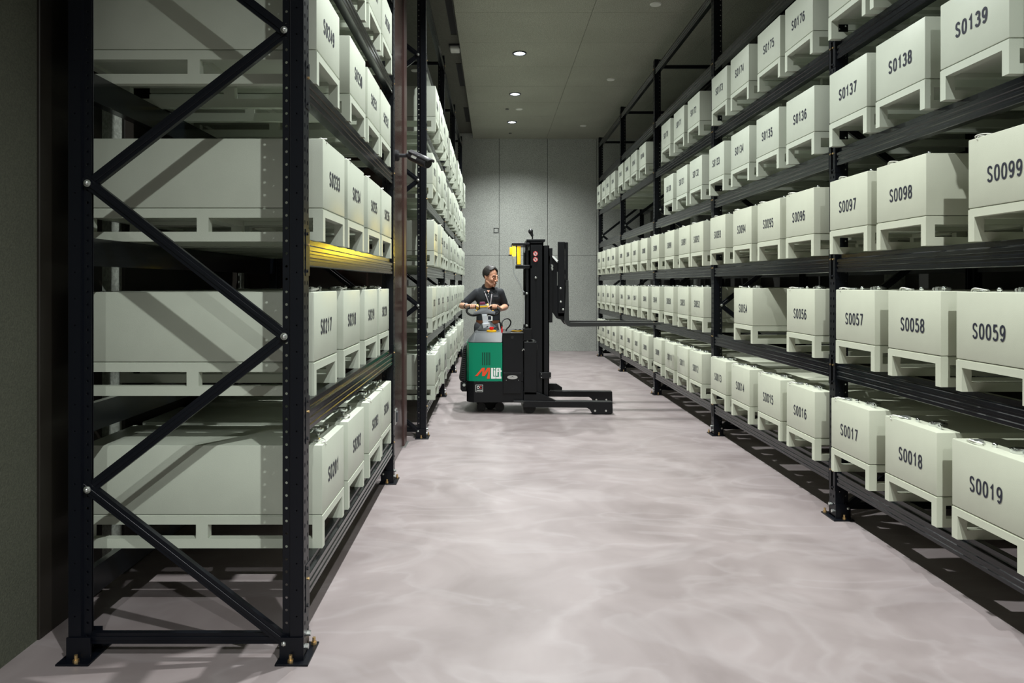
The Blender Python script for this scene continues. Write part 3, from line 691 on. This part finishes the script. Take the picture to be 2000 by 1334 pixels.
# tiller
TY = 9.02
tl = MB().cyl(Vector((gx(240, TY), TY, .965)), Vector((gx(240, TY), TY, 1.0)), .13, .12, n=32, bev=.01).cyl(Vector((gx(240, TY), TY, 1.0)), Vector((gx(236, TY), TY, 1.085)), .115, .045, n=32).build('tiller_base', M['cover'], st, True)
GP(MB(), [(205,708), (254,702), (262,744), (214,748)], TY-.10, TY-.03, .006).build('tiller_bracket', M['silver'], st)
MB().cyl(G(240,729,TY-.105), G(240,729,TY-.095), .012, n=14).build('bracket_screw', M['ink'], st, True)
GP(MB(), [(203,648), (238,648), (246,706), (211,708)], TY-.06, TY-.01, .006).build('tiller_arm', M['silver'], st)
hd = GP(MB(), [(189,585), (238,582), (243,612), (262,622), (292,632), (290,650), (244,644), (236,650), (205,650), (196,644), (150,650), (150,632), (180,622), (191,612)], TY-.05, TY+.02, .008).build('tiller_head', M['grey_plastic'], st, True)
GP(MB(), [(191,592), (237,590), (238,600), (191,602)], TY-.054, TY-.045).build('yellow_band', M['yellow'], hd)
GP(MB(), [(190,566), (222,565), (228,583), (189,585)], TY-.05, TY+.01, .006).build('reversing_button', mat('dark red button', (.16,.02,.06), .4), hd)
HB = TY+.01
def hp(a, b, dy=0): return G(a, b, HB+dy)
MB().tube([hp(196,640), hp(160,653), hp(128,650), hp(109,635), hp(106,618), hp(116,606), hp(140,603), hp(166,602)], .0145, 12).build('handle_loop', M['rubber'], st, True)
MB().tube([hp(240,640), hp(276,652), hp(302,646), hp(316,632), hp(314,615), hp(300,607), hp(280,603), hp(250,601)], .0145, 12).build('handle_loop', M['rubber'], st, True)
for a, b in ((175, 600), (241, 595)):
    MB().cyl(hp(a-7, b), hp(a+7, b), .036, n=20, bev=.006).build('thumb_wheel', M['yellow'], st, True)
for a, b in ((168, 624), (276, 622)): MB().ell(hp(a, b, -.03), (.012,.008,.006), n=6).build('thumb_button', M['yellow'], st, True)
# emergency stop, key lever, cable
es_ = MB().cyl(Vector((gx(267, 8.72), 8.72, .962)), Vector((gx(267, 8.72), 8.72, .992)), .06, n=32, bev=.004).build('stop_collar', M['yellow'], st, True); es_['label'] = 'yellow disc under the stop button'
MB().cyl(Vector((gx(267, 8.72), 8.72, .99)), Vector((gx(267, 8.72), 8.72, 1.012)), .018, n=20).cyl(Vector((gx(267, 8.72), 8.72, 1.005)), Vector((gx(267, 8.72), 8.72, 1.028)), .029, n=24, bev=.006).build('stop_button', M['red'], es_, True)
GB(MB(), 329, 341, 742, 778, 8.70, 8.74, .003).build('battery_plug', M['red'], st)
GB(MB(), 332, 338, 725, 745, 8.71, 8.73, .002).build('plug_handle', M['red'], st)
MB().cyl(G(326,776,8.80), G(313,706,8.80), .011, n=12).build('key_lever', M['silver'], st, True)
MB().tube([G(337,728,8.72), G(335,700,8.74), G(350,680,8.78), G(375,676,8.82), G(392,695,8.85), G(385,722,8.87), G(368,740,8.88), G(362,760,8.88), G(378,772,8.88)], .0085, 8).build('battery_cable', M['rubber'], st, True)
rng = random.Random(3)
for k, mt in enumerate(('rubber', 'yellow', 'rubber', 'fork')):
    pts = [G(432, 762-k*3, 8.75)+Vector(((.075-k*.008)*math.cos(a)+rng.uniform(-.01,.01), (.05-k*.006)*math.sin(a), rng.uniform(-.008,.012))) for a in [2*PI*i/9 for i in range(9)]]
    o = MB().tube(pts, .0065, 6, True).build('coiled_charger_cable', M[mt], None, True)
    o.parent = st; o.location = -st.location
for o in [o for o in st.children if o.name.startswith('coiled_charger_cable')]: pass
# ------------------------------------------------------------------ security camera on the pier, wall socket
t = thing('security_camera', 'dark grey bullet security camera mounted on the brown pier', 'camera', (-.86, 6.05, 2.6))
c0 = P(769, 304, 6.05)
MB().cyl(Vector((-.865, 6.05, c0.z)), Vector((-.80, 6.05, c0.z)), .048, n=24, bev=.008).build('mount', M['black_plastic'], t, True)
MB().cyl(Vector((-.80, 6.05, c0.z)), P(801, 304, 6.03), .016, n=14).ell(P(797, 303, 6.03), .022, n=8).build('bracket', M['grey_metal'], t, True)
a, b = P(801, 303, 6.02), P(837, 320, 5.90)
bd = MB().cyl(a, b, .040, .043, n=24, bev=.008).build('housing', M['grey_metal'], t, True)
MB().cyl(b, b+(b-a).normalized()*.004, .036, n=24).build('lens', M['vent'], t, True)
d = (b-a).normalized(); up = Vector((0,0,1)); up = (up-d*up.dot(d)).normalized(); sd = d.cross(up)
mb = MB()
rr = []
for s_, off in ((0, .0), (1, .035)):
    row = []
    for k in range(9):
        an = math.radians(-65+130*k/8)
        row.append(mb.bm.verts.new((a if s_ == 0 else b)+d*off*(math.cos(an)**1) + (up*math.cos(an)+sd*math.sin(an))*.048))
    rr.append(row)
for k in range(8): mb.bm.faces.new((rr[0][k], rr[0][k+1], rr[1][k+1], rr[1][k]))
o = mb.build('sunshield', M['grey_metal'], t, True); md = o.modifiers.new('s', 'SOLIDIFY'); md.thickness = .003
c = (a*.62+b*.38); n_ = Vector((0,-1,0)); n_ = (n_-d*n_.dot(d)).normalized(); e2 = d.cross(n_)
mb = MB(); mb.poly([c+n_*.0425+d*x_+e2*y_ for x_, y_ in ((-.03,-.012), (.03,-.012), (.03,.018), (-.03,.018))]); mb.build('sticker', M['white_plastic'], t)
t = thing('wall_socket', 'small grey metal socket low on the brown pier', 'socket', (-.86, 6.25, .4))
MB().box(-.867, -.852, 6.20, 6.32, .33, .46, .003).build('plate', M['zinc'], t)
MB().box(-.852, -.838, 6.225, 6.29, .35, .44, .004).build('cover', M['grey_metal'], t)
# ------------------------------------------------------------------ the operator
M['skin'] = mat('warm skin', (.56,.29,.19), .5, noise=.12, nscale=14)
M['shirt'] = mat('black polo fabric', (.012,.015,.021), .8, noise=.3, nscale=9, bump=.3, bscale=60)
M['trousers'] = mat('charcoal trousers', (.035,.037,.045), .8)
M['hair'] = mat('short black hair', (.012,.009,.008), .55, bump=.5, bscale=250)
M['belt'] = mat('brown leather belt', (.13,.045,.02), .5)
M['eye'] = mat('eye white', (.6,.57,.52), .3)
M['lip'] = mat('lips', (.38,.15,.11), .5)
M['lanyard'] = mat('grey lanyard', (.35,.33,.36), .6)
def K(cx, cy, Y): return P(880+cx/7.411, 500+cy/7.411, Y)
def remesh(mb, name, m, vox, smooth_it=3, parent=None, off=None):
    me = mb.mesh('tmp', m); o = bpy.data.objects.new('tmp', me); COL.objects.link(o)
    md = o.modifiers.new('r', 'REMESH'); md.mode = 'VOXEL'; md.voxel_size = vox; md.use_smooth_shade = True
    sm = o.modifiers.new('s', 'SMOOTH'); sm.iterations = smooth_it; sm.factor = .5
    dg = bpy.context.evaluated_depsgraph_get(); me2 = bpy.data.meshes.new_from_object(o.evaluated_get(dg))
    bpy.data.objects.remove(o); bpy.data.meshes.remove(me)
    me2.name = name; me2.materials.clear(); me2.materials.append(m); me2.shade_smooth()
    if off is not None: me2.transform(Matrix.Translation(-Vector(off)))
    return link(name, me2, parent)
BY = 9.60
foot_x = K(545, 0, BY).x
pr = thing('person', 'person in a black polo shirt and lanyard working the stacker handle, looking right', 'person', (foot_x, BY, 0))
OFF = pr.location.copy()
wz = K(0, 960, BY).z
hipL, hipR = Vector((foot_x-.095, BY, wz-.06)), Vector((foot_x+.095, BY, wz-.06))
kneL, kneR = Vector((foot_x-.11, BY-.02, .50)), Vector((foot_x+.12, BY-.03, .50))
ankL, ankR = Vector((foot_x-.12, BY+.02, .09)), Vector((foot_x+.14, BY-.01, .09))
shL, shR = K(385, 535, BY), K(712, 530, BY-.02)
elL, wrL = K(165, 722, BY-.03), K(238, 728, 9.24)
elR, wrR = K(795, 735, BY+.04), K(722, 772, 9.26)
neck0 = K(545, 500, BY+.01); neck1 = K(556, 410, BY-.03)
hc = K(583, 300, BY-.07)
HR = Matrix.Rotation(math.radians(47), 3, 'Z') @ Matrix.Rotation(math.radians(9), 3, 'X')
def HL(x, y, z): return hc + HR @ Vector((x, y, z))*1.04
mb = MB()
# torso and legs under the clothes, head, neck, arms: all one skin
mb.ell(K(545, 640, BY), (.155,.10,.20)).ell(K(545, 870, BY), (.14,.095,.15))
mb.cap(K(460, 540, BY), .05, K(640, 540, BY), .05)
mb.cap(hipL, .085, kneL, .055).cap(kneL, .055, ankL, .038).cap(hipR, .085, kneR, .055).cap(kneR, .055, ankR, .038)
mb.cap(ankL, .04, ankL+Vector((-.01,-.13,-.05)), .032).cap(ankR, .04, ankR+Vector((.02,-.13,-.05)), .032)
mb.cap(neck0, .058, neck1, .056).cap(neck1, .058, HL(0,.02,-.06), .056)
for sh, el, wr in ((shL, elL, wrL), (shR, elR, wrR)):
    mb.cap(sh, .042, el.lerp(sh, .45), .044).cap(el.lerp(sh, .45), .044, el, .040)
    mid = el.lerp(wr, .3); mb.cap(el, .041, mid, .043).cap(mid, .043, wr, .027)
# head
def E(x, y, z, r, rot=None): mb.ell(HL(x, y, z), tuple(a*1.04 for a in r), HR if rot is None else HR @ rot, n=14)
E(0,.016,.038,(.075,.095,.085)); E(0,-.020,-.020,(.066,.075,.085)); E(0,-.045,-.088,(.040,.038,.030)); E(0,-.068,-.108,(.022,.018,.016))
for s_ in (-1, 1):
    mb.cap(HL(s_*.058,.005,-.055), .020, HL(s_*.030,-.055,-.098), .018)
    E(s_*.040,-.066,-.028,(.024,.020,.024))
    E(s_*.078,.012,-.012,(.008,.019,.032)); E(s_*.083,.020,.002,(.006,.014,.018))
    E(s_*.032,-.090,-.001,(.019,.008,.010))
    E(s_*.015,-.104,-.042,(.010,.010,.008))
    mb.cap(HL(s_*.014,-.090,.026), .009, HL(s_*.050,-.076,.024), .008)
mb.cap(HL(0,-.088,.018), .010, HL(0,-.114,-.032), .012)
E(0,-.090,-.068,(.026,.012,.007)); E(0,-.088,-.080,(.022,.011,.007))
# hands closed round the two grips
def hand(wr, palm, gripx0, dirx, zbar, ybar, pointing):
    mb.cap(wr, .027, palm, .026)
    # palm block: four metacarpals side by side
    for i in range(4):
        kx = gripx0+dirx*i*.0235
        kn = Vector((kx, ybar+.012, zbar+.030+(.004 if i in (1, 2) else 0)))
        mb.cap(palm+Vector(((kx-palm.x)*.35, 0, .004)), .020, kn, .0125, 10)
        L = (1, 1.12, 1.05, .85)[i]
        p1 = kn+Vector((dirx*.004, -.030*L, .002)); 
        p2 = p1+Vector((dirx*.003, -.010*L, -.024*L)); p3 = p2+Vector((dirx*.002, .012, -.018*L))
        if pointing and i == pointing-1: p2 = p1+Vector((dirx*.014, -.018, -.012)); p3 = p2+Vector((dirx*.018, -.010, -.012))
        mb.cap(kn, .0118, p1, .0105, 10).cap(p1, .0105, p2, .0098, 10).cap(p2, .0098, p3, .0085, 10)
    # thumb from the side of the palm, under the grip
    b = palm+Vector(((gripx0+dirx*.075-palm.x)*.7, -.005, -.012)); c = b+Vector((dirx*.022, -.030, -.012)); d = c+Vector((dirx*.020, -.022, .002))
    mb.cap(palm, .018, b, .0145, 10).cap(b, .0145, c, .0118, 10).cap(c, .0118, d, .0095, 10)
gz_ = hp(140, 603)
palmL = Vector((hp(125,0).x, HB+.045, gz_.z+.018)); hand(wrL, palmL, hp(127,0).x, 1, gz_.z, HB, 4)
palmR = Vector((hp(300,0).x, HB+.050, hp(0,605).z+.016)); hand(wrR, palmR, hp(302,0).x, -1, hp(0,605).z, HB, 4)
body = remesh(mb, 'body', M['skin'], .0048, 2, pr, OFF)
# face details
for s_ in (-1, 1):
    e = MB().ell(HL(s_*.031,-.0855,-.002), (.0145,.010,.0058), HR, 8).build('eye', M['eye'], pr, True)
    MB().ell(HL(s_*.031+.002,-.0935,-.002), (.0062,.0035,.0055), HR, 8).build('iris', M['ink'], e, True)
    MB().tube([HL(s_*.014,-.101,.024), HL(s_*.032,-.098,.031), HL(s_*.052,-.083,.025)], .0042, 6).build('eyebrow', M['hair'], pr, True)
    MB().tube([HL(s_*.016,-.096,.003), HL(s_*.032,-.097,.0065), HL(s_*.046,-.088,.002)], .0022, 6).build('eyelid', M['hair'], pr, True)
MB().tube([HL(-.024,-.0925,-.073), HL(-.01,-.1015,-.072), HL(.01,-.1015,-.072), HL(.024,-.0925,-.073)], .0032, 6).build('mouth', M['lip'], pr, True)
# hair: a close cap with a high side-swept hairline
t_ = bmesh.new(); bmesh.ops.create_uvsphere(t_, u_segments=56, v_segments=36, radius=1)
dead = []
for f in t_.faces:
    c = f.calc_center_median(); x, y, z = c.x*.084, .016+c.y*.104, .042+c.z*.094
    front = y < -.035 and z < .088-(abs(x)-.05)*.5 - (.010 if x > 0 else 0)
    side = y < .045 and z < .012+max(0, -.012-y)*1.15
    back = z < -.055
    if front or side or back: dead.append(f)
bmesh.ops.delete(t_, geom=dead, context='FACES')
rr_ = random.Random(5)
for v in t_.verts:
    k = 1+rr_.uniform(-.012,.022)
    top = max(0, v.co.z)*.05
    v.co = HL(v.co.x*.084*k, .016+v.co.y*.104*k, .042+v.co.z*(.094+top*.12)*k)
mb = MB(); mb.add(t_); hr_ = mb.build('hair', M['hair'], pr, True); md = hr_.modifiers.new('s', 'SOLIDIFY'); md.thickness = .007; md.offset = 1
# polo shirt
mb = MB()
mb.ell(K(548, 600, BY), (.178,.118,.155)).ell(K(545, 720, BY), (.158,.112,.17)).ell(K(545, 850, BY), (.155,.112,.11))
mb.cyl(K(545, 935, BY), K(545, 840, BY), .01, n=6)
mb.cap(K(450, 524, BY), .070, K(650, 520, BY-.01), .070)
mb.cap(K(510, 462, BY+.01), .060, K(590, 462, BY), .058)
slL, slR = shL.lerp(elL, .66), shR.lerp(elR, .72)
mb.cap(shL, .062, slL, .055).cap(shR, .062, slR, .055)
# flat hem: cylinder of oval section
t_ = bmesh.new(); bmesh.ops.create_cone(t_, cap_ends=True, segments=40, radius1=1, radius2=1, depth=1)
z0, z1 = K(0, 935, BY).z, K(0, 800, BY).z
bmesh.ops.transform(t_, matrix=Matrix.Translation(Vector((K(545,0,BY).x, BY, (z0+z1)/2))) @ Matrix.Diagonal((.160,.115,z1-z0,1)), verts=t_.verts); mb.add(t_)
sh_ = remesh(mb, 'polo_shirt', M['shirt'], .0075, 5, pr, OFF)
# sleeve cuffs
for sl, a, b in ((slL, shL, elL), (slR, shR, elR)):
    d = (b-a).normalized(); MB().cyl(sl+d*.03, sl+d*.062, .054, .055, n=28, bev=.004).build('sleeve_cuff', M['shirt'], sh_, True)
# collar wings and placket, buttons
cb = K(548, 470, BY-.105)
mb = MB()
for s_ in (-1, 1):
    p = [neck0+Vector((s_*.072, .02, .045)), neck0+Vector((s_*.060,-.055,.038)), K(548+s_*14, 520, BY-.118), K(548+s_*60, 535, BY-.118), neck0+Vector((s_*.094,-.04,.002)), neck0+Vector((s_*.090,.03,.012))]
    mb.poly(p if s_ > 0 else p[::-1])
co = mb.build('collar', M['shirt'], sh_); md = co.modifiers.new('s', 'SOLIDIFY'); md.thickness = .006
mb = MB(); mb.tube([neck0+Vector((.073*math.cos(a), .02+.066*math.sin(a), .035)) for a in [math.radians(-25+k*23) for k in range(11)]], .011, 8); mb.build('collar_stand', M['shirt'], sh_, True)
MB().poly([K(524,494,BY-.108), K(570,494,BY-.108), K(550,532,BY-.122)]).build('open_neck', M['skin'], sh_)
for yy in (545, 590): MB().ell(K(548, yy, BY-.128), (.0045,.003,.0045), n=6).build('button', M['white'], sh_, True)
mb = MB()
for k in range(9): 
    c = K(622+k*7.2, 580, BY-.118); mb.box(c.x, c.x+.004, c.y-.004, c.y+.004, c.z-.004, c.z+.004)
mb.build('chest_embroidery', M['lanyard'], sh_)
# trousers, belt, shoes
mb = MB(); mb.cap(hipL, .098, kneL, .076).cap(kneL, .076, ankL+Vector((0,0,.01)), .062).cap(hipR, .098, kneR, .076).cap(kneR, .076, ankR+Vector((0,0,.01)), .062)
mb.ell(Vector((foot_x, BY, wz-.03)), (.165,.115,.10))
remesh(mb, 'trousers', M['trousers'], .009, 4, pr, OFF)
t_ = bmesh.new(); bmesh.ops.create_cone(t_, cap_ends=True, segments=40, radius1=1, radius2=1, depth=1)
bmesh.ops.transform(t_, matrix=Matrix.Translation(Vector((foot_x, BY, K(0, 950, BY).z))) @ Matrix.Diagonal((.163,.117,.042,1)), verts=t_.verts)
mb = MB(); mb.add(t_); bt = mb.build('belt', M['belt'], pr, True)
c = K(560, 950, BY-.118); MB().box(c.x-.022, c.x+.022, c.y-.008, c.y+.004, c.z-.018, c.z+.018, .003).build('belt_buckle', M['zinc'], bt)
for a in (ankL, ankR):
    MB().ell((a.x, a.y-.055, .045), (.048,.135,.045)).box(a.x-.045, a.x+.045, a.y-.175, a.y+.07, 0, .025, .01, 2).build('shoe', M['rubber'], pr, True)
# lanyard and badge
for p in ([K(492,515,BY-.100), K(520,590,BY-.128), K(552,680,BY-.124), K(562,760,BY-.12), K(568,860,BY-.125)], [K(600,525,BY-.100), K(592,600,BY-.126), K(578,690,BY-.124), K(570,780,BY-.12), K(570,860,BY-.125)]):
    mb = MB()
    for a, b in zip(p, p[1:]): mb.poly([a+Vector((-.0065,0,0)), a+Vector((.0065,0,0)), b+Vector((.0065,0,0)), b+Vector((-.0065,0,0))])
    o = mb.build('lanyard', M['lanyard'], pr); md = o.modifiers.new('s', 'SOLIDIFY'); md.thickness = .003
c = K(572, 902, BY-.135); bd = MB().box(c.x-.032, c.x+.032, c.y-.002, c.y+.002, c.z-.035, c.z+.035, .001).build('id_badge', M['white'], pr)
MB().box(c.x-.028, c.x+.015, c.y-.004, c.y-.002, c.z-.018, c.z+.030).build('badge_print', M['ink'], bd)
# wristwatch on the arm at the left of the picture
d = (wrL-elL).normalized(); c = elL.lerp(wrL, .88)
wt = MB().cyl(c-d*.012, c+d*.012, .036, n=28, bev=.003).build('wristwatch', M['rubber'], pr, True)
MB().cyl(c+Vector((.002,-.034,.020)), c+Vector((.004,-.044,.028)), .020, n=20).build('watch_face', M['black_plastic'], wt, True)
